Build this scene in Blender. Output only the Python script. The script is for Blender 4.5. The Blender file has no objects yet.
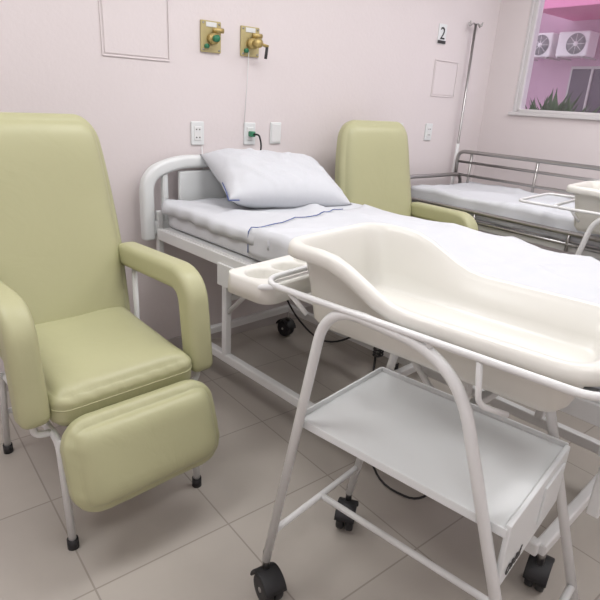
import bpy, bmesh, math, random
from mathutils import Vector, Matrix, noise
sc=bpy.context.scene
try:
    sc.view_settings.view_transform='Standard'
except Exception: pass

# ---------------- materials ----------------
def mat(name,col,rough=.5,metal=0,bump=0,bscale=20,var=0,vscale=3,coat=0,emit=0,alpha=None,distort=0):
    m=bpy.data.materials.new(name); m.use_nodes=True
    nt=m.node_tree; b=nt.nodes['Principled BSDF']
    b.inputs['Base Color'].default_value=(*col,1); b.inputs['Roughness'].default_value=rough
    b.inputs['Metallic'].default_value=metal
    if coat: b.inputs['Coat Weight'].default_value=coat
    if emit:
        b.inputs['Emission Color'].default_value=(*col,1); b.inputs['Emission Strength'].default_value=emit
    tc=nt.nodes.new('ShaderNodeTexCoord')
    if bump:
        n=nt.nodes.new('ShaderNodeTexNoise'); n.inputs['Scale'].default_value=bscale; n.inputs['Detail'].default_value=4
        n.inputs['Distortion'].default_value=distort
        nt.links.new(tc.outputs['Object'],n.inputs['Vector'])
        bp=nt.nodes.new('ShaderNodeBump'); bp.inputs['Strength'].default_value=bump; bp.inputs['Distance'].default_value=.02
        nt.links.new(n.outputs['Fac'],bp.inputs['Height']); nt.links.new(bp.outputs['Normal'],b.inputs['Normal'])
    if var:
        n=nt.nodes.new('ShaderNodeTexNoise'); n.inputs['Scale'].default_value=vscale; n.inputs['Detail'].default_value=5
        nt.links.new(tc.outputs['Object'],n.inputs['Vector'])
        r=nt.nodes.new('ShaderNodeMapRange'); r.inputs['To Min'].default_value=1-var; r.inputs['To Max'].default_value=1+var
        nt.links.new(n.outputs['Fac'],r.inputs['Value'])
        mx=nt.nodes.new('ShaderNodeVectorMath'); mx.operation='SCALE'; mx.inputs[0].default_value=col
        nt.links.new(r.outputs['Result'],mx.inputs['Scale']); nt.links.new(mx.outputs['Vector'],b.inputs['Base Color'])
    return m
M_wall=mat('wall_paint',(.71,.65,.65),.6,bump=.05,bscale=60,var=.02)
M_ceil=mat('ceiling_paint',(.82,.81,.81),.8,var=.02)
M_vinyl=mat('olive_vinyl',(.45,.445,.262),.42,bump=.12,bscale=8,var=.03,distort=1.0)
M_wmet=mat('white_enamel',(.74,.745,.74),.3,var=.03)
M_cream=mat('cream_plastic',(.72,.71,.66),.34,var=.015,coat=.08)
M_wpl=mat('white_plastic',(.72,.74,.74),.3,var=.02)
M_black=mat('black_rubber',(.015,.015,.017),.5,var=.1)
M_sheet=mat('cotton_sheet',(.61,.625,.655),.85,bump=.4,bscale=5,var=.015,distort=.8)
M_matt=mat('mattress_cover',(.62,.63,.66),.7,bump=.2,bscale=8,var=.02)
M_blue=mat('blue_trim',(.05,.09,.28),.8,var=.05)
M_chrome=mat('chrome',(.42,.41,.40),.3,1,var=.05)
M_brass=mat('brass',(.52,.40,.16),.4,.6,var=.1)
M_gplate=mat('gas_plate',(.46,.39,.19),.5,var=.1)
M_green=mat('green_plug',(.03,.20,.10),.4,var=.05)
M_frame=mat('window_frame_paint',(.62,.60,.60),.4,var=.03)
M_dark=mat('dark_slot',(.03,.03,.03),.6,var=.05)
M_grey=mat('grey_grille',(.35,.34,.36),.6,var=.05)
M_lamp=mat('lamp_diffuser',(1,.98,.97),.5,emit=3)
M_floor=bpy.data.materials.new('floor_tiles'); M_floor.use_nodes=True
nt=M_floor.node_tree; b=nt.nodes['Principled BSDF']; b.inputs['Roughness'].default_value=.30
geo=nt.nodes.new('ShaderNodeNewGeometry'); mp=nt.nodes.new('ShaderNodeMapping'); mp.inputs['Location'].default_value=(.13,.10,0)
nt.links.new(geo.outputs['Position'],mp.inputs['Vector'])
br=nt.nodes.new('ShaderNodeTexBrick'); br.offset=0; br.squash=1
br.inputs['Scale'].default_value=1; br.inputs['Brick Width'].default_value=.46; br.inputs['Row Height'].default_value=.46
br.inputs['Mortar Size'].default_value=.0032; br.inputs['Mortar Smooth'].default_value=.3
br.inputs['Color1'].default_value=(.43,.395,.355,1); br.inputs['Color2'].default_value=(.455,.42,.375,1); br.inputs['Mortar'].default_value=(.30,.27,.235,1)
nt.links.new(mp.outputs['Vector'],br.inputs['Vector'])
ns=nt.nodes.new('ShaderNodeTexNoise'); ns.inputs['Scale'].default_value=5; ns.inputs['Detail'].default_value=8
nt.links.new(geo.outputs['Position'],ns.inputs['Vector'])
mr=nt.nodes.new('ShaderNodeMapRange'); mr.inputs['To Min'].default_value=.92; mr.inputs['To Max'].default_value=1.08
nt.links.new(ns.outputs['Fac'],mr.inputs['Value'])
vm=nt.nodes.new('ShaderNodeVectorMath'); vm.operation='SCALE'
nt.links.new(br.outputs['Color'],vm.inputs[0]); nt.links.new(mr.outputs['Result'],vm.inputs['Scale']); nt.links.new(vm.outputs['Vector'],b.inputs['Base Color'])

# ---------------- mesh helpers ----------------
def empty(name,loc=(0,0,0),rz=0,rx=0):
    e=bpy.data.objects.new(name,None); sc.collection.objects.link(e); e.location=loc; e.rotation_euler=(rx,0,rz); e.empty_display_size=.1
    return e
def mobj(name,verts,faces,m,parent=None,smooth=True):
    me=bpy.data.meshes.new(name); me.from_pydata([tuple(v) for v in verts],[],faces); me.update()
    bm=bmesh.new(); bm.from_mesh(me); bmesh.ops.recalc_face_normals(bm,faces=bm.faces); bm.to_mesh(me); bm.free()
    if smooth:
        for p in me.polygons: p.use_smooth=True
    ob=bpy.data.objects.new(name,me); sc.collection.objects.link(ob); me.materials.append(m)
    if parent: ob.parent=parent
    return ob
def box(name,size,c,m,parent=None,bev=.003,rot=(0,0,0),seg=2):
    bm=bmesh.new(); bmesh.ops.create_cube(bm,size=1)
    for v in bm.verts: v.co=Vector((v.co.x*size[0],v.co.y*size[1],v.co.z*size[2]))
    if bev: bmesh.ops.bevel(bm,geom=bm.edges[:],offset=min(bev,min(size)*.45),segments=seg,affect='EDGES',profile=.5)
    me=bpy.data.meshes.new(name); bm.to_mesh(me); bm.free(); me.materials.append(m)
    ob=bpy.data.objects.new(name,me); sc.collection.objects.link(ob); ob.location=c; ob.rotation_euler=rot
    if parent: ob.parent=parent
    return ob
def rbox(name,size,r,c,m,parent=None,rot=(0,0,0),n=14,fn=None):
    bm=bmesh.new(); bmesh.ops.create_cube(bm,size=2)
    bmesh.ops.subdivide_edges(bm,edges=bm.edges[:],cuts=n,use_grid_fill=True)
    h=[s/2 for s in size]
    rr=(r,r,r) if not isinstance(r,tuple) else r
    for v in bm.verts:
        o=v.co.copy(); uvw=o.copy()
        o=Vector([math.copysign(abs(t)**.75,t) for t in o])
        p=Vector((o.x*h[0],o.y*h[1],o.z*h[2])); q=Vector([max(-(h[i]-rr[i]),min(h[i]-rr[i],p[i])) for i in range(3)])
        d=Vector([(p[i]-q[i])/rr[i] for i in range(3)])
        if d.length>1e-6:
            d.normalize(); p=q+Vector([d[i]*rr[i] for i in range(3)])
        if fn: p=fn(p,uvw)
        v.co=p
    me=bpy.data.meshes.new(name); bm.to_mesh(me); bm.free(); me.materials.append(m)
    for p in me.polygons: p.use_smooth=True
    ob=bpy.data.objects.new(name,me); sc.collection.objects.link(ob); ob.location=c; ob.rotation_euler=rot
    if parent: ob.parent=parent
    return ob
def fillet(pts,r,seg=6):
    pts=[Vector(p) for p in pts]; out=[pts[0]]
    for i in range(1,len(pts)-1):
        r_=r[i-1] if isinstance(r,(list,tuple)) else r
        a,b,c=pts[i-1],pts[i],pts[i+1]; rr=min(r_,(a-b).length*.48,(c-b).length*.48)
        p0=b+(a-b).normalized()*rr; p2=b+(c-b).normalized()*rr
        for k in range(seg+1):
            t=k/seg; out.append(p0*(1-t)**2+b*2*t*(1-t)+p2*t*t)
    out.append(pts[-1]); return out
def sweep(name,pts,section,m,parent=None,x0=None,closed=False,endr=0,smooth=True):
    pts=[Vector(p) for p in pts]; n=len(pts); tang=[]
    for i in range(n):
        if closed: t=pts[(i+1)%n]-pts[i-1]
        else: t=pts[min(i+1,n-1)]-pts[max(i-1,0)]
        tang.append(t.normalized())
    if x0 is None:
        x0=Vector((0,0,1)) if abs(tang[0].z)<.9 else Vector((1,0,0))
        x0=x0.cross(tang[0])
    X=Vector(x0); frames=[]
    for i in range(n):
        X=(X-tang[i]*X.dot(tang[i])).normalized(); frames.append((pts[i],X.copy(),tang[i].cross(X),1.0))
    if endr and not closed:
        pre=[];post=[]
        for k in range(5):
            a=math.pi/2*(k/5); 
            p,Xf,Y,_=frames[0]; pre.append((p-tang[0]*endr*math.cos(a),Xf,Y,max(.05,math.sin(a)) if k else .15))
            p,Xf,Y,_=frames[-1]; post.append((p+tang[-1]*endr*math.cos(a),Xf,Y,max(.05,math.sin(a)) if k else .15))
        mx=max(max(abs(s[0]),abs(s[1])) for s in section)
        f=lambda s:1-(endr/mx)*(1-s)
        pre=[(p,a,b_,max(.1,f(s))) for p,a,b_,s in pre]; post=[(p,a,b_,max(.1,f(s))) for p,a,b_,s in post]
        frames=pre+frames+post[::-1]
    V=[];F=[];k=len(section)
    for p,Xf,Y,s in frames:
        for a,b_ in section: V.append(p+Xf*a*s+Y*b_*s)
    N=len(frames)
    for i in range(N if closed else N-1):
        for j in range(k):
            i2=(i+1)%N
            F.append((i*k+j,i*k+(j+1)%k,i2*k+(j+1)%k,i2*k+j))
    if not closed:
        F.append(tuple(range(k))); F.append(tuple(range((N-1)*k,N*k)))
    return mobj(name,V,F,m,parent,smooth)
def circ(r,n=12): return [(r*math.cos(2*math.pi*i/n),r*math.sin(2*math.pi*i/n)) for i in range(n)]
def tube(name,pts,r,m,parent=None,closed=False,n=12): return sweep(name,pts,circ(r,n),m,parent,closed=closed)
def rrsec(a,b,r,seg=5):
    o=[]
    for cx,cy,a0 in ((a-r,b-r,0),(-(a-r),b-r,90),(-(a-r),-(b-r),180),(a-r,-(b-r),270)):
        for k in range(seg+1):
            t=math.radians(a0+90*k/seg); o.append((cx+r*math.cos(t),cy+r*math.sin(t)))
    return o
def rring(a,b,r,seg=8,sub=10):
    c=rrsec(a,b,r,seg); o=[]; k=seg+1
    for q in range(4):
        arc=c[q*k:(q+1)*k]; o+=arc; nx=c[((q+1)*k)%len(c)]; la=arc[-1]
        for s in range(1,sub): o.append((la[0]+(nx[0]-la[0])*s/sub,la[1]+(nx[1]-la[1])*s/sub))
    return o
def cyl(name,p0,p1,r,m,parent=None,n=20): return tube(name,[p0,p1],r,m,parent,n=n)
def caster(name,parent,x,y,ang=0,r=.05,top=.17):
    ca,sa=math.cos(ang),math.sin(ang); L=lambda u,v,z:(x+u*ca-v*sa,y+u*sa+v*ca,z)
    for s in (-1,1):
        prof=[(.0,.011),(.3,.013),(.75,.013),(.93,.012),(1,.006),(1,-.006),(.93,-.012),(.75,-.013),(.3,-.013),(0,-.011)]
        V=[];F=[];n=24
        for pr,pw in prof:
            for i in range(n):
                t=2*math.pi*i/n
                V.append(L(.02+r*pr*math.cos(t), s*.016+pw, r+r*pr*math.sin(t)))
        for a in range(len(prof)-1):
            for i in range(n): F.append((a*n+i,a*n+(i+1)%n,(a+1)*n+(i+1)%n,(a+1)*n+i))
        mobj(f'{name}_wheel_{1 if s<0 else 2}',V,F,M_black,parent)
    hood=[L(.02+(r+.008)*math.cos(t),0,r+(r+.008)*math.sin(t)) for t in [math.radians(d) for d in range(20,175,15)]]
    sweep(name+'_hood',hood,rrsec(.004,.034,.003,2),M_black,parent,x0=Vector(hood[0])-Vector(L(.02,0,r)))
    cyl(name+'_axle',L(.02,-.03,r),L(.02,.03,r),.008,M_chrome,parent,12)
    cyl(name+'_stem',L(0,0,r*2),L(0,0,top),.011,M_chrome,parent,12)

# ---------------- room ----------------
WY=2.65; WX=3.95; X0=-1.6; Y0=-1.6; ZC=2.85
box('floor',(WX-X0+.4,WY-Y0+.4,.1),((WX+X0)/2,(WY+Y0)/2,-.05),M_floor,bev=0)
box('ceiling',(WX-X0+.4,WY-Y0+.4,.1),((WX+X0)/2,(WY+Y0)/2,ZC+.05),M_ceil,bev=0)
box('wall_back',(WX-X0,.15,ZC),((WX+X0)/2,WY+.075,ZC/2),M_wall,bev=0)
box('wall_left',(.15,WY-Y0,ZC),(X0-.075,(WY+Y0)/2,ZC/2),M_wall,bev=0)
box('wall_front',(WX-X0,.15,ZC),((WX+X0)/2,Y0-.075,ZC/2),M_wall,bev=0)
wy0,wy1,wz0,wz1=.75,2.40,1.375,2.45
wr=empty('wall_right')
box('wall_below',(.15,WY-Y0+.15,wz0),(WX+.075,(WY+Y0)/2+.075,wz0/2),M_wall,wr,bev=0)
box('wall_above',(.15,WY-Y0+.15,ZC-wz1),(WX+.075,(WY+Y0)/2+.075,(ZC+wz1)/2),M_wall,wr,bev=0)
box('wall_side_a',(.15,WY+.15-wy1,wz1-wz0),(WX+.075,(WY+.15+wy1)/2,(wz0+wz1)/2),M_wall,wr,bev=0)
box('wall_side_b',(.15,wy0-Y0,wz1-wz0),(WX+.075,(wy0+Y0)/2,(wz0+wz1)/2),M_wall,wr,bev=0)
w1=empty('window_1')
for nm,s,c in (('sill',(.17,wy1-wy0+.04,.025),(WX+.065,(wy0+wy1)/2,wz0+.0125)),('head',(.14,wy1-wy0,.04),(WX+.07,(wy0+wy1)/2,wz1-.02)),
    ('jamb_a',(.14,.02,wz1-wz0),(WX+.07,wy1-.010,(wz0+wz1)/2)),('jamb_b',(.14,.02,wz1-wz0),(WX+.07,wy0+.010,(wz0+wz1)/2)),
    ('sash_stile_a',(.03,.03,wz1-wz0-.06),(WX+.03,wy1-.033,(wz0+wz1)/2)),('sash_rail',(.03,wy1-wy0-.05,.022),(WX+.03,(wy0+wy1)/2,wz0+.036)),
    ('mullion',(.04,.045,wz1-wz0-.06),(WX+.05,1.60,(wz0+wz1)/2))):
    box(nm,s,c,M_frame,w1,.004)
gl=bpy.data.materials.new('window_glass'); gl.use_nodes=True; nt=gl.node_tree
for n in list(nt.nodes): nt.nodes.remove(n)
o=nt.nodes.new('ShaderNodeOutputMaterial'); mxs=nt.nodes.new('ShaderNodeMixShader'); tr=nt.nodes.new('ShaderNodeBsdfTransparent'); gs=nt.nodes.new('ShaderNodeBsdfGlossy')
tr.inputs['Color'].default_value=(.96,.93,.97,1); gs.inputs['Roughness'].default_value=.03; mxs.inputs[0].default_value=.06
nt.links.new(tr.outputs[0],mxs.inputs[1]); nt.links.new(gs.outputs[0],mxs.inputs[2]); nt.links.new(mxs.outputs[0],o.inputs['Surface'])
box('glass',(.005,wy1-wy0-.06,wz1-wz0-.06),(WX+.035,(wy0+wy1)/2,(wz0+wz1)/2),gl,w1,0)
M_base=mat('baseboard_paint',(.50,.46,.45),.5,var=.03)
box('baseboard_back',(WX-X0,.012,.07),((WX+X0)/2,WY-.006,.035),M_base,bev=.002)
box('baseboard_right',(.012,WY-Y0-.02,.07),(WX-.006,(WY+Y0)/2-.01,.035),M_base,bev=.002)
for i,(lx,ly) in enumerate(((-.5,-.4),(-.3,1.5),(1.3,-.6),(1.5,1.35),(3.0,-.4),(3.1,1.3))):
    e=empty('ceiling_light',(lx,ly,0))
    box('fixture_body',(1.0,.64,.06),(0,0,ZC-.03),M_wmet,e,.01); box('diffuser',(.94,.58,.012),(0,0,ZC-.064),M_lamp,e,.004)
    la=bpy.data.lights.new('ceiling_lamp','AREA'); la.shape='RECTANGLE'; la.size=.94; la.size_y=.58; la.energy=(12,16,8,15,9,15)[i]; la.color=(.985,.985,1)
    lo=bpy.data.objects.new('lamp_light',la); sc.collection.objects.link(lo); lo.location=(0,0,ZC-.09); lo.parent=e

# ---------------- exterior ----------------
M_pink=mat('exterior_pink',(.85,.32,.54),.8,var=.04); M_mauve=mat('exterior_mauve',(.62,.42,.54),.8,var=.10)
M_leaf=mat('leaf',(.06,.12,.05),.7,var=.2); M_ac=mat('ac_body',(.88,.86,.88),.5,var=.03); M_dglass=mat('dark_pane',(.10,.07,.11),.2,var=.1)
nb=empty('neighbour_building')
box('facade',(.2,9,3.4),(8.6,4,1.3),M_mauve,nb,0)
box('balcony_slab',(1.2,4.62,.9),(8.0,2.15,3.13),M_pink,nb,.01)
box('facade_column',(.25,.14,2.4),(8.4,5.2,1.9),M_frame,nb,.01)
for k,yy in enumerate((3.05,3.98,5.75)):
    box('dark_pane_%d'%k,(.05,.6,.62),(8.47,yy,1.72),M_dglass,nb,.005)
    box('pane_frame_%d'%k,(.04,.68,.70),(8.49,yy,1.72),M_frame,nb,.005)
    box('pane_bar_%d'%k,(.05,.03,.62),(8.445,yy,1.72),M_frame,nb,.003)
box('ledge',(.3,6,.05),(8.4,3.8,1.2),M_pink,nb,.005)
for yy in (4.66,4.14):
    a=empty('air_conditioner_unit',(8.15,yy,2.32))
    box('casing',(.28,.44,.32),(0,0,0),M_ac,a,.02)
    for k,rr in enumerate((.13,.08)):
        tube('grille_ring_%d'%k,[(-.145,-.05+rr*math.cos(t*math.pi/12),rr*math.sin(t*math.pi/12)) for t in range(24)],.005,M_grey,a,closed=True,n=6)
    cyl('fan_disc',(-.138,-.05,0),(-.143,-.05,0),.125,M_grey,a,28)
    for k in range(4):
        t=k*math.pi/4; tube('grille_bar_%d'%k,[(-.147,-.05-.125*math.cos(t),-.125*math.sin(t)),(-.147,-.05+.125*math.cos(t),.125*math.sin(t))],.004,M_ac,a,n=6)
    cyl('fan_hub',(-.14,-.05,0),(-.152,-.05,0),.03,M_ac,a)
    for s in (-.18,.18): box('bracket_%d'%(s>0),(.42,.02,.02),(.05,s,-.17),M_frame,a,.003)
random.seed(4)
sh=empty('potted_shrub',(7.2,3.85,.93))
V=[];F=[]
for i in range(520):
    a=random.uniform(0,6.28); el=random.uniform(-.1,1.3); L=random.uniform(.3,.85); base=Vector((random.uniform(-.1,.1),random.uniform(-.3,.3),0))
    d=Vector((math.cos(a)*math.cos(el),math.sin(a)*math.cos(el),math.sin(el))); s=d.cross(Vector((0,0,1))).normalized()*.035
    k=len(V); mid=base+d*L*.6+Vector((0,0,.05)); V+=[base,mid+s,base+d*L,mid-s]; F.append((k,k+1,k+2,k+3))
mobj('foliage',V,F,M_leaf,sh,False)
V=[];n=20
prof=[(.0,-.38),(.18,-.38),(.26,.02),(.23,.02),(.2,-.03),(0,-.03)]
F=[]
for r,z in prof:
    for i in range(n): V.append((r*math.cos(i*math.tau/n),r*1.6*math.sin(i*math.tau/n),z))
for a in range(len(prof)-1):
    for i in range(n): F.append((a*n+i,a*n+(i+1)%n,(a+1)*n+(i+1)%n,(a+1)*n+i))
mobj('planter',V,F,M_base,sh)
box('exterior_ground',(8,14,.1),(8.3,3,.5),mat('exterior_paving',(.4,.36,.36),.9,var=.1),None,0)

# ---------------- armchairs ----------------
def armchair(loc,rz):
    e=empty('recliner_armchair',loc,rz)
    def backfn(p,u):
        t=(p.z+.43)/.86
        w=1
        if t>.45: w=1-.15*((t-.45)/.55)**2
        if t<.4: w=1-.07*((.4-t)/.4)
        p=p.copy(); g=(1-u.x**4)*(1-u.z**4)
        if abs(u.y)>.5: p.y+=math.copysign(.024*g,u.y)
        p.x*=w
        p.y+=.02*math.sin(t*math.pi)
        p.y+=.004*noise.noise(Vector((p.x*5,3,p.z*4)))
        return p
    rbox('backrest',(.56,.12,.87),(.09,.045,.10),(0,.30,.875),M_vinyl,e,rot=(math.radians(-13),0,0),n=30,fn=backfn)
    def seatfn(p,u):
        p=p.copy(); g=(1-u.x**4)*(1-u.y**4)
        if abs(u.z)>.5: p.z+=math.copysign(.022*g,u.z)
        p.z+=.006*noise.noise(Vector((p.x*7,p.y*7,1)))
        eg=max(abs(u.x),abs(u.y))**6
        p.z+=.002*eg*math.sin(p.x*110+p.y*70+3*noise.noise(Vector((p.x*9,p.y*9,4))))
        return p
    rbox('seat_cushion',(.49,.56,.12),(.055,.055,.035),(0,-.04,.50),M_vinyl,e,rot=(math.radians(3),0,0),n=30,fn=seatfn)
    def footfn(p,u):
        g=(1-u.x**4)*(1-u.z**4); p=p.copy()
        if abs(u.y)>.5: p.y+=math.copysign(.03*g,u.y)
        eg=max(abs(u.x),abs(u.z))**6
        p.y+=.0012*eg*math.sin(p.x*100+p.z*120)+.004*noise.noise(Vector((p.x*6,1,p.z*6)))
        return p
    rbox('footrest_pad',(.515,.09,.30),(.09,.035,.09),(0,-.40,.345),M_vinyl,e,rot=(math.radians(-16),0,0),n=26,fn=footfn)
    def loop(a,b_,r): return rring(a,b_,r,6,4)
    tube('seat_seam',[(x,-.04+y,.512+y*.052) for x,y in loop(.2455,.2805,.055)],.0022,M_vinyl,e,closed=True,n=6)
    for s in (-1,1):
        x=s*.288
        path=fillet([(x,.24,.775),(x,-.225,.79),(x,-.26,.485)],.09,8)
        P=[path[0].lerp(path[1],k/6) for k in range(6)]+path[1:-1]+[path[-2].lerp(path[-1],k/5) for k in range(1,6)]
        sweep('armrest_%s'%('l' if s<0 else 'r'),P,rrsec(.044,.046,.026,5),M_vinyl,e,x0=(1,0,0),endr=.03)
        xx=s*.235
        tube('side_frame_%d'%(s>0),fillet([(xx,-.32,.03),(xx,-.30,.40),(xx,.25,.40),(xx,.33,.03)],.05),.0125,M_wmet,e)
        tube('arm_support_%d'%(s>0),fillet([(xx,-.25,.40),(x,-.25,.41),(x,-.255,.50)],.03),.011,M_wmet,e)
        tube('arm_support_back_%d'%(s>0),fillet([(xx,.2,.40),(x,.2,.42),(x,.2,.74)],.03),.011,M_wmet,e)
        tube('back_post_%d'%(s>0),[(s*.2,.22,.40),(s*.2,.42,1.1)],.011,M_wmet,e)
        tube('footrest_hinge_%d'%(s>0),[(s*.2,-.28,.40),(s*.2,-.38,.36)],.009,M_wmet,e)
        for k,yy in enumerate((-.32,.33)): cyl('leg_tip_%d%d'%(s>0,k),(xx,yy,0),(xx,yy,.035),.018,M_black,e,16)
    tube('cross_bar_front',[(-.235,-.30,.385),(.235,-.30,.385)],.011,M_wmet,e)
    tube('cross_bar_rear',[(-.235,.30,.2),(.235,.30,.2)],.011,M_wmet,e)
    return e
armchair((.535,1.82,0),math.radians(5))
armchair((2.46,2.05,0),math.radians(-8))

# ---------------- hospital bed 1 ----------------
bed=empty('hospital_bed',(1.12,2.52,0),math.radians(4.5))
BW=.90; BL=2.14
for nm,x in (('near',0.015),('far',BW-.015)):
    box('side_rail_'+nm,(.03,BL,.055),(x,-BL/2,.725),M_wmet,bed,.004)
    box('side_flange_'+nm,(.05,BL-.06,.006),(x+(.02 if nm=='near' else -.02),-BL/2,.755),M_wmet,bed,.002)
for k in range(7):
    box('cross_slat_%d'%k,(BW-.06,.04,.03),(BW/2,-.1-k*.32,.73),M_wmet,bed,.004)
box('bed_platform',(BW-.1,BL-.1,.012),(BW/2,-BL/2,.752),M_wmet,bed,.003)
lx0,lx1,ly0,ly1=.10,BW-.10,-.14,-2.04
for nm,x in (('near',lx0),('far',lx1)): box('lower_rail_'+nm,(.035,abs(ly1-ly0),.045),(x,(ly0+ly1)/2,.19),M_wmet,bed,.006)
for nm,y in (('head',ly0),('foot',ly1),('mid',-1.1)): box('lower_cross_'+nm,(lx1-lx0,.035,.04),((lx0+lx1)/2,y,.19),M_wmet,bed,.006)
for i,x in enumerate((lx0,lx1)):
    for j,y in enumerate((-.46,-1.72)):
        box('leg_%d%d'%(i,j),(.035,.035,.53),(x,y,.455),M_wmet,bed,.005)
        tube('brace_%d%d'%(i,j),[(x,y,.42),(x,y+(-.3 if j==0 else .3),.70)],.011,M_wmet,bed)
for j,y in enumerate((-.46,-1.72)): box('leg_cross_%d'%j,(lx1-lx0,.03,.03),((lx0+lx1)/2,y,.5),M_wmet,bed,.004)
for i,x in enumerate((lx0,lx1)):
    for j,y in enumerate((ly0,ly1)): caster('caster_%d%d'%(i,j),bed,x+(.045 if (i==0 and j==1) else 0),y,.6+i+j*2 if not (i==0 and j==1) else .2,.05,.18)
for k,x in enumerate((.33,.55)):
    tube('crank_rod_%d'%k,fillet([(x,-.6-.4*k,.60),(x,-2.0,.56),(x,-2.17,.56),(x,-2.17,.48)],.02),.010,M_chrome,bed)
    cyl('screw_housing_%d'%k,(x,-1.35,.583),(x,-1.72,.573),.022,M_wmet,bed)
    tube('lift_arm_%d'%k,[(x,-1.0,.59),(x-.1,-.8,.73)],.011,M_wmet,bed)
tube('spring',[(.20+.018*math.cos(t*.6),-1.30+.018*math.sin(t*.6),.50+t*.0012) for t in range(90)],.004,M_black,bed,n=6)
box('rail_bracket',(.012,.16,.10),(-.005,-.62,.665),M_wmet,bed,.003)
def board(tag,y,ztop,zbot,par,w=BW+.05,xc=BW/2):
    hw=w/2
    path=fillet([(xc-hw,y,zbot),(xc-hw,y,ztop-.06),(xc-hw+.16,y,ztop),(xc+hw-.16,y,ztop),(xc+hw,y,ztop-.06),(xc+hw,y,zbot)],.11,8)
    sweep(tag+'_rim',path,rrsec(.028,.032,.018,4),M_wpl,par,x0=(0,1,0),endr=.01)
    box(tag+'_panel_mid',(w-.36,.022,ztop-zbot-.09),(xc,y,(ztop+zbot)/2-.0),M_wpl,par,.008)
    box(tag+'_rail_low',(w-.02,.035,.07),(xc,y,zbot+.05),M_wpl,par,.012)
    for s in (-1,1):
        box(tag+'_slat_%d'%(s>0),(.035,.03,ztop-zbot-.08),(xc+s*(hw-.10),y,(ztop+zbot)/2-.01),M_wpl,par,.012)
board('headboard',.045,1.07,.70,bed)
board('footboard',-BL-.035,1.0,.66,bed)
for s in (.03,BW-.03):
    box('board_post_%d'%(s>.5),(.03,.03,.35),(s,.03,.66),M_wmet,bed,.004); box('board_post_f_%d'%(s>.5),(.03,.03,.35),(s,-BL-.02,.62),M_wmet,bed,.004)
def mfn(p,u):
    p=p.copy()
    if u.z>.5: p.z+=.006*noise.noise(Vector((p.x*5,p.y*3,0)))
    return p
rbox('mattress',(BW-.06,BL-.06,.115),(.03,.03,.03),(BW/2+.005,-BL/2,.817),M_matt,bed,n=24,fn=mfn)
def drape(name,par,x0,x1,y0,y1,zt,dropn,dropf,m,skew=.12,nx=60,ny=90):
    V=[];F=[];W=x1-x0
    tot=dropn+W+dropf
    for i in range(nx+1):
        s=i/nx*tot
        for j in range(ny+1):
            t=j/ny
            if s<dropn: x=x0-.012; z=zt-(dropn-s); k=(dropn-s)/dropn; x-=.012*k*math.sin(t*38)*.6
            elif s<dropn+W: x=x0+(s-dropn); z=zt
            else: x=x1+.012; z=zt-(s-dropn-W); x+=.008*math.sin(t*30)
            y=y0+(y1-y0)*t
            if t<.3: y+=skew*(1-t/.3)*((x-x0)/W-.5)
            n1=noise.noise(Vector((x*3,y*2.2,2)))*.012+noise.noise(Vector((x*9+y*4,y*5,7)))*.006
            ridge=abs(noise.noise(Vector((x*2+y*1.2,y*1.5-x,5)))); ridge2=abs(noise.noise(Vector((x*1.2-y*.5,y*3+x*2,9))))
            z+= .012+n1+(.015*(1-min(1,ridge*6))+.012*(1-min(1,ridge2*8)))*(1 if dropn<s<dropn+W else .1)
            V.append((x,y,z))
    for i in range(nx):
        for j in range(ny): a=i*(ny+1)+j; F.append((a,a+1,a+ny+2,a+ny+1))
    ob=mobj(name,V,F,m,par); md=ob.modifiers.new('s','SOLIDIFY'); md.thickness=.004; return ob,V,ny
ob,V,ny=drape('bottom_sheet',bed,.03,BW-.02,-.02,-.85,.872,.05,.05,M_sheet,0,50,40)
ob,V,ny=drape('top_sheet',bed,.03,BW-.02,-.66,-BL+.05,.879,.10,.10,M_sheet)
tube('sheet_blue_hem',[Vector(V[i*(ny+1)])+Vector((0,.002,.004)) for i in range(0,44)],.0022,M_blue,bed,n=6)
def pillow(par_name,loc,rot,L=.62,W=.42,T=.075,parent=None,seed=0):
    V=[];F=[];n=56;mm=40
    for side in (1,-1):
        for i in range(n+1):
            for j in range(mm+1):
                u=i/n*2-1; v=j/mm*2-1
                px=u*L/2*(1+.05*abs(u*v)**3); py=v*W/2*(1+.06*abs(u*v)**3)
                px*=1-.04*(1-abs(v))*abs(u)**6
                h=T*((1-u**4)**.6)*((1-v**4)**.6)
                wr=.009*noise.noise(Vector((u*4+seed,v*3,side)))*(1-max(abs(u),abs(v))**6)
                wr+=.012*(1-min(1,5*abs(noise.noise(Vector((u*2.4+v*1.6,v*1.6-u,4+seed))))))*(1-max(abs(u),abs(v))**4)
                V.append((px,py,side*(h)+wr))
    k=(n+1)*(mm+1)
    for s in (0,1):
        for i in range(n):
            for j in range(mm):
                a=s*k+i*(mm+1)+j; F.append((a,a+1,a+mm+2,a+mm+1))
    hem=[Vector(V[i*(mm+1)])+Vector((0,-.001,.002)) for i in range(0,5)]
    hem=[Vector(V[j])+Vector((-.001,0,.002)) for j in range(14,0,-1)]+hem
    ob=mobj(par_name,V,F,M_sheet,parent); ob.location=loc; ob.rotation_euler=rot
    bm=bmesh.new(); bm.from_mesh(ob.data); bmesh.ops.remove_doubles(bm,verts=bm.verts,dist=.0008); bmesh.ops.recalc_face_normals(bm,faces=bm.faces); bm.to_mesh(ob.data); bm.free()
    tube('blue_piping',hem,.0025,M_blue,ob,n=6)
    return ob
pillow('pillow',(1.70,2.31,1.0),(math.radians(21),math.radians(4),math.radians(-9)),.67,.43,.098)

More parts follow.
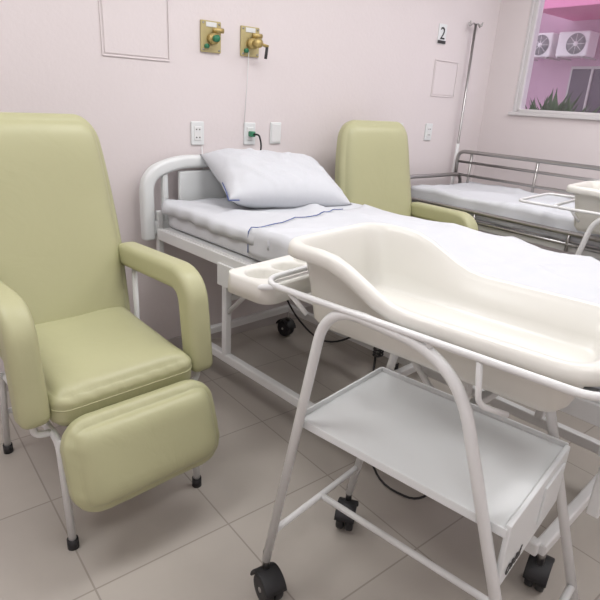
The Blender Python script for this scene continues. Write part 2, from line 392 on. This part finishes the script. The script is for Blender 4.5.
# ---------------- second bed ----------------
b2=empty('hospital_bed',(2.97,2.52,0),0)
W2=.68
for nm,x in (('near',.015),('far',W2-.015)): box('side_rail_'+nm,(.03,BL,.05),(x,-BL/2,.72),M_wmet,b2,.004)
for k in range(7): box('cross_slat_%d'%k,(W2-.06,.04,.03),(W2/2,-.1-k*.32,.73),M_wmet,b2,.004)
for i,x in enumerate((.07,W2-.07)):
    box('lower_rail_%d'%i,(.035,1.9,.04),(x,-1.07,.19),M_wmet,b2,.005)
    for j,y in enumerate((-.4,-1.7)): box('leg_%d%d'%(i,j),(.035,.035,.52),(x,y,.45),M_wmet,b2,.005)
    for j,y in enumerate((-.15,-2.0)): caster('caster_%d%d'%(i,j),b2,x,y,1+i+j,.05,.18)
for j,y in enumerate((-.15,-1.07,-2.0)): box('lower_cross_%d'%j,(W2-.14,.035,.04),(W2/2,y,.19),M_wmet,b2,.005)
for nm,y in (('head',.02),('foot',-BL-.02)):
    tube(nm+'_hoop',fillet([(.02,y,.7),(.02,y,.93),(W2-.02,y,.93),(W2-.02,y,.7)],.07),.014,M_chrome,b2)
    tube(nm+'_bar',[(.02,y,.82),(W2-.02,y,.82)],.010,M_chrome,b2)
rbox('mattress',(W2-.04,BL-.06,.115),(.03,.03,.03),(W2/2,-BL/2,.802),M_matt,b2,n=20,fn=mfn)
drape('sheet',b2,.015,W2-.015,-.05,-BL+.05,.862,.12,.06,M_sheet,0)
for tag,x,zt,zb in (('far',W2-.06,1.10,.93),('near',-.02,.80,.66)):
    ya,yb=.045 if tag=='far' else -.02,-1.75
    tube('guard_%s_loop'%tag,fillet([(x,ya,zb-.02),(x,ya,zt),(x,yb,zt),(x,yb,zb-.02)],.06),.014,M_chrome,b2)
    tube('guard_%s_mid'%tag,[(x,ya,(zt+zb)/2+.01),(x,yb,(zt+zb)/2+.01)],.010,M_chrome,b2)
    tube('guard_%s_low'%tag,[(x,ya,zb),(x,yb,zb)],.010,M_chrome,b2)
    for k,yy in enumerate((ya-.12,-.6,-1.2,yb+.12)): tube('guard_%s_post_%d'%(tag,k),[(x,yy,.70),(x,yy,zt)],.010,M_chrome,b2)

# ---------------- bassinets ----------------
def bassinet(loc,rz,label=False,tray=True):
    e=empty('hospital_bassinet',loc,rz)
    P=lambda l,w,z:(w,-l,z)
    L,W=.72,.39
    def zr(l):
        t=max(0,min(1,(l-.13)/.22)); t=t*t*(3-2*t); return 1.088-.076*t
    zb=.885; zi=.922   # outer underside, inner floor
    rings=[(-.12,'i',0),(-.075,'i',0),(-.066,'i',.001),(-.058,'i',.007),(-.050,'n',.3),(-.034,'n',.85),(-.027,'r',-.012),(-.022,'r',-.002),(-.018,'r',0),(-.006,'r',0),(.001,'r',-.003),(.005,'r',-.010),(.007,'r',-.030),(.003,'r',-.032),(.000,'r',-.012),(-.016,'r',-.010),(-.028,'r',-.03),(-.043,'m',.5),(-.056,'b',.01),(-.073,'b',-.010),(-.12,'b',-.014)]
    V=[];F=[]
    hl,hw=L/2,W/2
    for off,kind,dz in rings:
        R=rring(hl+off,hw+off,max(.02,.075+off*.6),8,14)
        for a,b_ in R:
            l=hl+a; w=hw+b_; z0=zr(l)
            z={'b':zb+dz,'i':zi+dz,'r':z0+dz,'m':zb+(z0-zb)*dz,'n':zi+(z0-zi)*dz}[kind]
            V.append(P(l,w,z))
    k=len(R)
    for i in range(len(rings)-1):
        for j in range(k): F.append((i*k+j,i*k+(j+1)%k,(i+1)*k+(j+1)%k,(i+1)*k+j))
    F.append(tuple(range(k))); F.append(tuple(range((len(rings)-1)*k,len(rings)*k)))
    mobj('tub',V,F,M_cream,e)
    if tray:
        zt=.972
        nx,nyy=110,50; V=[];F=[]
        tw0,tw1,tl0,tl1=-.02,.36,-.175,-.008
        for i in range(nx+1):
            for j in range(nyy+1):
                u=i/nx*2-1; v=j/nyy*2-1
                x=(tw0+tw1)/2+u*(tw1-tw0)/2; l=(tl0+tl1)/2+v*(tl1-tl0)/2
                cx=max(abs(u)*(tw1-tw0)/2-((tw1-tw0)/2-.04),0); cl=max(abs(v)*(tl1-tl0)/2-((tl1-tl0)/2-.04),0)
                d=math.hypot(cx,cl)
                if d>.04:
                    f=.04/d; x-=math.copysign(cx*(1-f),u); l-=math.copysign(cl*(1-f),v)
                z=zt
                for wx,lx_,rad in ((.05,-.10,.040),(.15,-.10,.040),(.27,-.10,.060)):
                    dd=math.hypot(x-wx,l-lx_)
                    z-=.034*(1/(1+math.exp(max(-40,min(40,(dd-rad)/.002)))))
                edge=max(abs(u),abs(v))
                if edge>.96: z-=.008*((edge-.96)/.04)**2
                V.append(P(l,x,z))
        for i in range(nx):
            for j in range(nyy): a=i*(nyy+1)+j; F.append((a,a+1,a+nyy+2,a+nyy+1))
        bd=[i*(nyy+1) for i in range(nx+1)]+[nx*(nyy+1)+j for j in range(1,nyy+1)]+[i*(nyy+1)+nyy for i in range(nx-1,-1,-1)]+[j for j in range(nyy-1,0,-1)]
        base=len(V); c=Vector(P((tl0+tl1)/2,(tw0+tw1)/2,0))
        for a in bd:
            v=Vector(V[a]); V.append((v.x+(v.x-c.x)*.02,v.y+(v.y-c.y)*.02,zt-.05))
        for q in range(len(bd)): F.append((bd[q],bd[(q+1)%len(bd)],base+(q+1)%len(bd),base+q))
        F.append(tuple(range(base,len(V))))
        mobj('accessory_tray',V,F,M_cream,e)
    zl=.985
    tube('tub_support_rail',[P(hl+a,hw+b_,zl) for a,b_ in rring(hl+.028,hw+.028,.06,6,2)],.0075,M_wmet,e,closed=True)
    if tray:
        for k,w in enumerate((-.027,W-.02)):
            tube('tray_arm_%d'%k,[P(.02,w,.982),P(-.15,(.01) if k==0 else W-.06,.925)],.0075,M_wmet,e)
    else:
        tube('tray_loop',fillet([P(.0,-.027,.985),P(-.20,-.01,.985),P(-.20,W+.01,.985),P(0,W+.027,.985)],.04),.007,M_wmet,e)
    for tag,wf,wt in (('near',-.012,-.022),('far',.395,W+.008)):
        tube('leg_frame_'+tag,fillet([P(.015,wf,.13),P(.175,wt,.985),P(.49,wt,.965),P(.76,wf+.01,.13)],[.10,.13],10),.0125,M_wmet,e)
        for k,(l,z) in enumerate(((.25,.972),(.43,.962))): tube('rail_post_%s_%d'%(tag,k),[P(l,wt,z),P(l,-.027 if tag=='near' else W+.027,.985)],.006,M_wmet,e)
        caster('caster_%s_head'%tag,e,wf,-.015,(4.4 if tag=='near' else 3.6),.046,.16)
        caster('caster_%s_foot'%tag,e,wf+.01,-.76,2.5,.046,.16)
    tube('rail_post_foot',fillet([P(.53,-.027,.985),P(.54,-.02,.89),P(.58,.03,.865)],.02),.006,M_wmet,e)
    tube('rail_post_head',[P(.06,-.027,.985),P(.10,-.0,.93)],.006,M_wmet,e)
    z=.25
    lh=.015+.16*(z-.13)/.85; lf=.76-.27*(z-.13)/.83
    tube('stretcher_head',[P(lh,-.012,z),P(lh,.395,z)],.010,M_wmet,e)
    tube('stretcher_foot',[P(lf,-.005,z),P(lf,.395,z)],.010,M_wmet,e)
    tube('stretcher_long',[P(lh,.20,z),P(lf,.20,z)],.010,M_wmet,e)
    zs=.645; l0,l1,w0,w1=.10,.635,.0,.37
    box('shelf_plate',(w1-w0,l1-l0,.006),P((l0+l1)/2,(w0+w1)/2,zs),M_wpl,e,.002)
    for nm,s,c_ in (('near',(.006,l1-l0,.022),P((l0+l1)/2,w0,zs-.008)),('far',(.006,l1-l0,.026),P((l0+l1)/2,w1,zs+.004)),('head',(w1-w0,.006,.026),P(l0,(w0+w1)/2,zs+.004))):
        box('shelf_lip_'+nm,s,c_,M_wpl,e,.002)
    box('end_panel',(w1-w0,.012,.165),P(l1,(w0+w1)/2,zs-.07),M_wpl,e,.003)
    box('end_panel_hatch',(.13,.006,.10),P(l1+.008,w1-.10,zs-.065),M_wpl,e,.002)
    if label:
        cu=bpy.data.curves.new('label_text','FONT'); cu.body='Olidef'; cu.size=.034; cu.extrude=.0005; cu.offset=.0008
        t=bpy.data.objects.new('label_text',cu); sc.collection.objects.link(t); t.parent=e; t.location=P(l1+.0075,w0+.03,zs-.135); t.rotation_euler=(math.pi/2,0,0)
        cu.materials.append(M_dark)
    return e
bassinet((.743,.994,0),math.radians(10),True)
bassinet((2.60,1.24,0),math.radians(8),False,False)

# ---------------- IV pole ----------------
iv=empty('iv_pole',(3.615,2.60,0))
tube('pole',[(0,0,.02),(0,0,1.97)],.009,M_chrome,iv)
tube('sleeve',[(0,0,.02),(0,0,1.15)],.013,M_wmet,iv)
cyl('base_disc',(0,0,0),(0,0,.02),.04,M_chrome,iv,28)
for k in range(4):
    a=k*math.pi/2+.4; c,s=math.cos(a),math.sin(a)*.4
    tube('hook_%d'%k,fillet([(0,0,1.96),(c*.03,s*.03,1.975),(c*.08,s*.08,1.95),(c*.09,s*.09,1.98)],.02),.004,M_chrome,iv,n=8)

# ---------------- wall items ----------------
def outlet(x,z,kind):
    e=empty('wall_outlet' if kind else 'wall_switch_plate',(x,WY,z))
    box('plate',(.075,.010,.118),(0,-.005,0),M_wpl,e,.004)
    if kind:
        box('insert',(.042,.006,.07),(0,-.011,0),M_wmet,e,.003)
        for k,zz in enumerate((-.02,.02) if kind!=3 else (0,)):
            for q,xx in enumerate((-.009,.009)): cyl('hole_%d%d'%(k,q),(xx,-.013,zz),(xx,-.0155,zz),.0035,M_dark,e,8)
    else:
        box('insert',(.06,.006,.10),(0,-.011,0),M_wmet,e,.003)
    return e
outlet(1.42,1.205,1); o2=outlet(1.745,1.205,3); outlet(1.924,1.21,0); outlet(2.98,1.225,1); outlet(3.30,1.228,1)
box('plug',(.03,.035,.03),(0,-.03,-.0),M_green,o2,.006)
tube('plug_cord',fillet([(0,-.045,0),(.02,-.07,0),(.045,-.06,-.05),(.05,-.03,-.2),(.05,-.02,-.35)],.04),.005,M_black,o2,n=8)
tube('call_bell_cord',[Vector((1.44,WY-.015,1.14)),Vector((1.445,WY-.02,1.0)),Vector((1.46,WY-.02,.9))],.0025,M_wpl,None,n=6)
for x in (1.50,1.734):
    e=empty('gas_outlet_valve',(x,WY,1.67))
    box('plate',(.115,.012,.145),(0,-.006,0),M_gplate,e,.004)
    cyl('body',(0,-.012,-.01),(0,-.05,-.01),.026,M_brass,e)
    cyl('nozzle',(0,-.05,-.01),(0,-.075,-.01),.016,M_green if x<1.6 else M_brass,e)
    cyl('side_knob',(.0,-.035,.03),(.055,-.035,.03),.012,M_brass,e,14)
    cyl('valve_cap',(-.03,-.012,-.045),(-.03,-.03,-.045),.011,M_green,e,14)
    box('label',(.06,.003,.022),(0,-.0135,.055),M_wpl,e,.001)
    for q in (-.045,.045):
        for zz in (-.06,.06): cyl('screw_%d%d'%(q>0,zz>0),(q,-.01,zz),(q,-.015,zz),.005,M_chrome,e,8)
    if x>1.6:
        cyl('fitting',(0,-.075,-.01),(.0,-.10,-.01),.022,M_brass,e); tube('fitting_lever',[(0,-.09,-.01),(.06,-.09,-.02)],.008,M_brass,e)
        cyl('fitting_hose',(.055,-.09,-.015),(.05,-.085,-.08),.008,M_dark,e,10)
        tube('hanging_cord',[(-.02,-.03,-.05),(-.02,-.02,-.2),(-.03,-.012,-.42)],.0016,M_wpl,e,n=6)
def hatch(x0,x1,z0,z1):
    e=empty('wall_access_panel',(0,WY,0))
    box('panel',(x1-x0-.02,.004,z1-z0-.02),((x0+x1)/2,-.002,(z0+z1)/2),M_wall,e,.002)
    t=.007
    for nm,s,c in (('l',(t,.006,z1-z0),(x0,0,(z0+z1)/2)),('r',(t,.006,z1-z0),(x1,0,(z0+z1)/2)),('b',(x1-x0,.006,t),((x0+x1)/2,0,z0)),('t',(x1-x0,.006,t),((x0+x1)/2,0,z1))):
        box('edge_'+nm,s,(c[0],-.003,c[2]),M_wall,e,.002)
hatch(.95,1.275,1.54,1.95); hatch(3.28,3.54,1.475,1.71)
s=empty('wall_number_sign',(3.315,WY,1.875))
box('plate',(.085,.006,.125),(0,-.003,0),M_wpl,s,.002)
box('plate_border',(.085,.003,.02),(0,-.0065,-.05),M_dark,s,.001)
cu=bpy.data.curves.new('digit','FONT'); cu.body='2'; cu.size=.11; cu.extrude=.001; cu.align_x='CENTER'
t=bpy.data.objects.new('digit',cu); sc.collection.objects.link(t); t.parent=s; t.location=(0,-.008,-.033); t.rotation_euler=(math.pi/2,0,0); cu.materials.append(M_dark)
box('curtain_bracket',(.03,.02,.02),(2.62,WY-.01,2.03),M_dark,None,.004)
cb=empty('power_cable')
tube('cable_under_bed',fillet([(1.72,2.38,.55),(1.70,2.1,.30),(1.75,1.9,.19),(1.9,1.75,.30),(1.85,1.5,.5)],.15),.005,M_black,cb,n=8)
cb2=empty('floor_cable')
tube('cable_loop',fillet([(1.42,1.25,.5),(1.38,1.22,.20),(1.36,1.12,.02),(1.42,.95,.012),(1.52,.93,.10),(1.5,.9,.5)],.10),.0045,M_black,cb2,n=8)

# ---------------- camera ----------------
th=math.radians(39.5); p=math.radians(20.35); r=math.radians(3.3)
Fv=Vector((math.sin(th)*math.cos(p),math.cos(th)*math.cos(p),-math.sin(p)))
R0=Vector((math.cos(th),-math.sin(th),0)); U0=Vector((math.sin(th)*math.sin(p),math.cos(th)*math.sin(p),math.cos(p)))
R=R0*math.cos(r)+U0*math.sin(r); U=U0*math.cos(r)-R0*math.sin(r)
cam=bpy.data.cameras.new('camera'); cam.sensor_width=36; cam.sensor_fit='HORIZONTAL'; cam.lens=32.4; cam.clip_start=.05
co=bpy.data.objects.new('camera',cam); sc.collection.objects.link(co)
mt=Matrix.Identity(4)
for i in range(3): mt[i][0]=R[i]; mt[i][1]=U[i]; mt[i][2]=-Fv[i]
mt[0][3],mt[1][3],mt[2][3]=0,0,1.4
co.matrix_world=mt; sc.camera=co
w=bpy.data.worlds.new('World'); sc.world=w; w.use_nodes=True
bg=w.node_tree.nodes['Background']; bg.inputs['Color'].default_value=(.95,.93,1,1); bg.inputs['Strength'].default_value=1.3
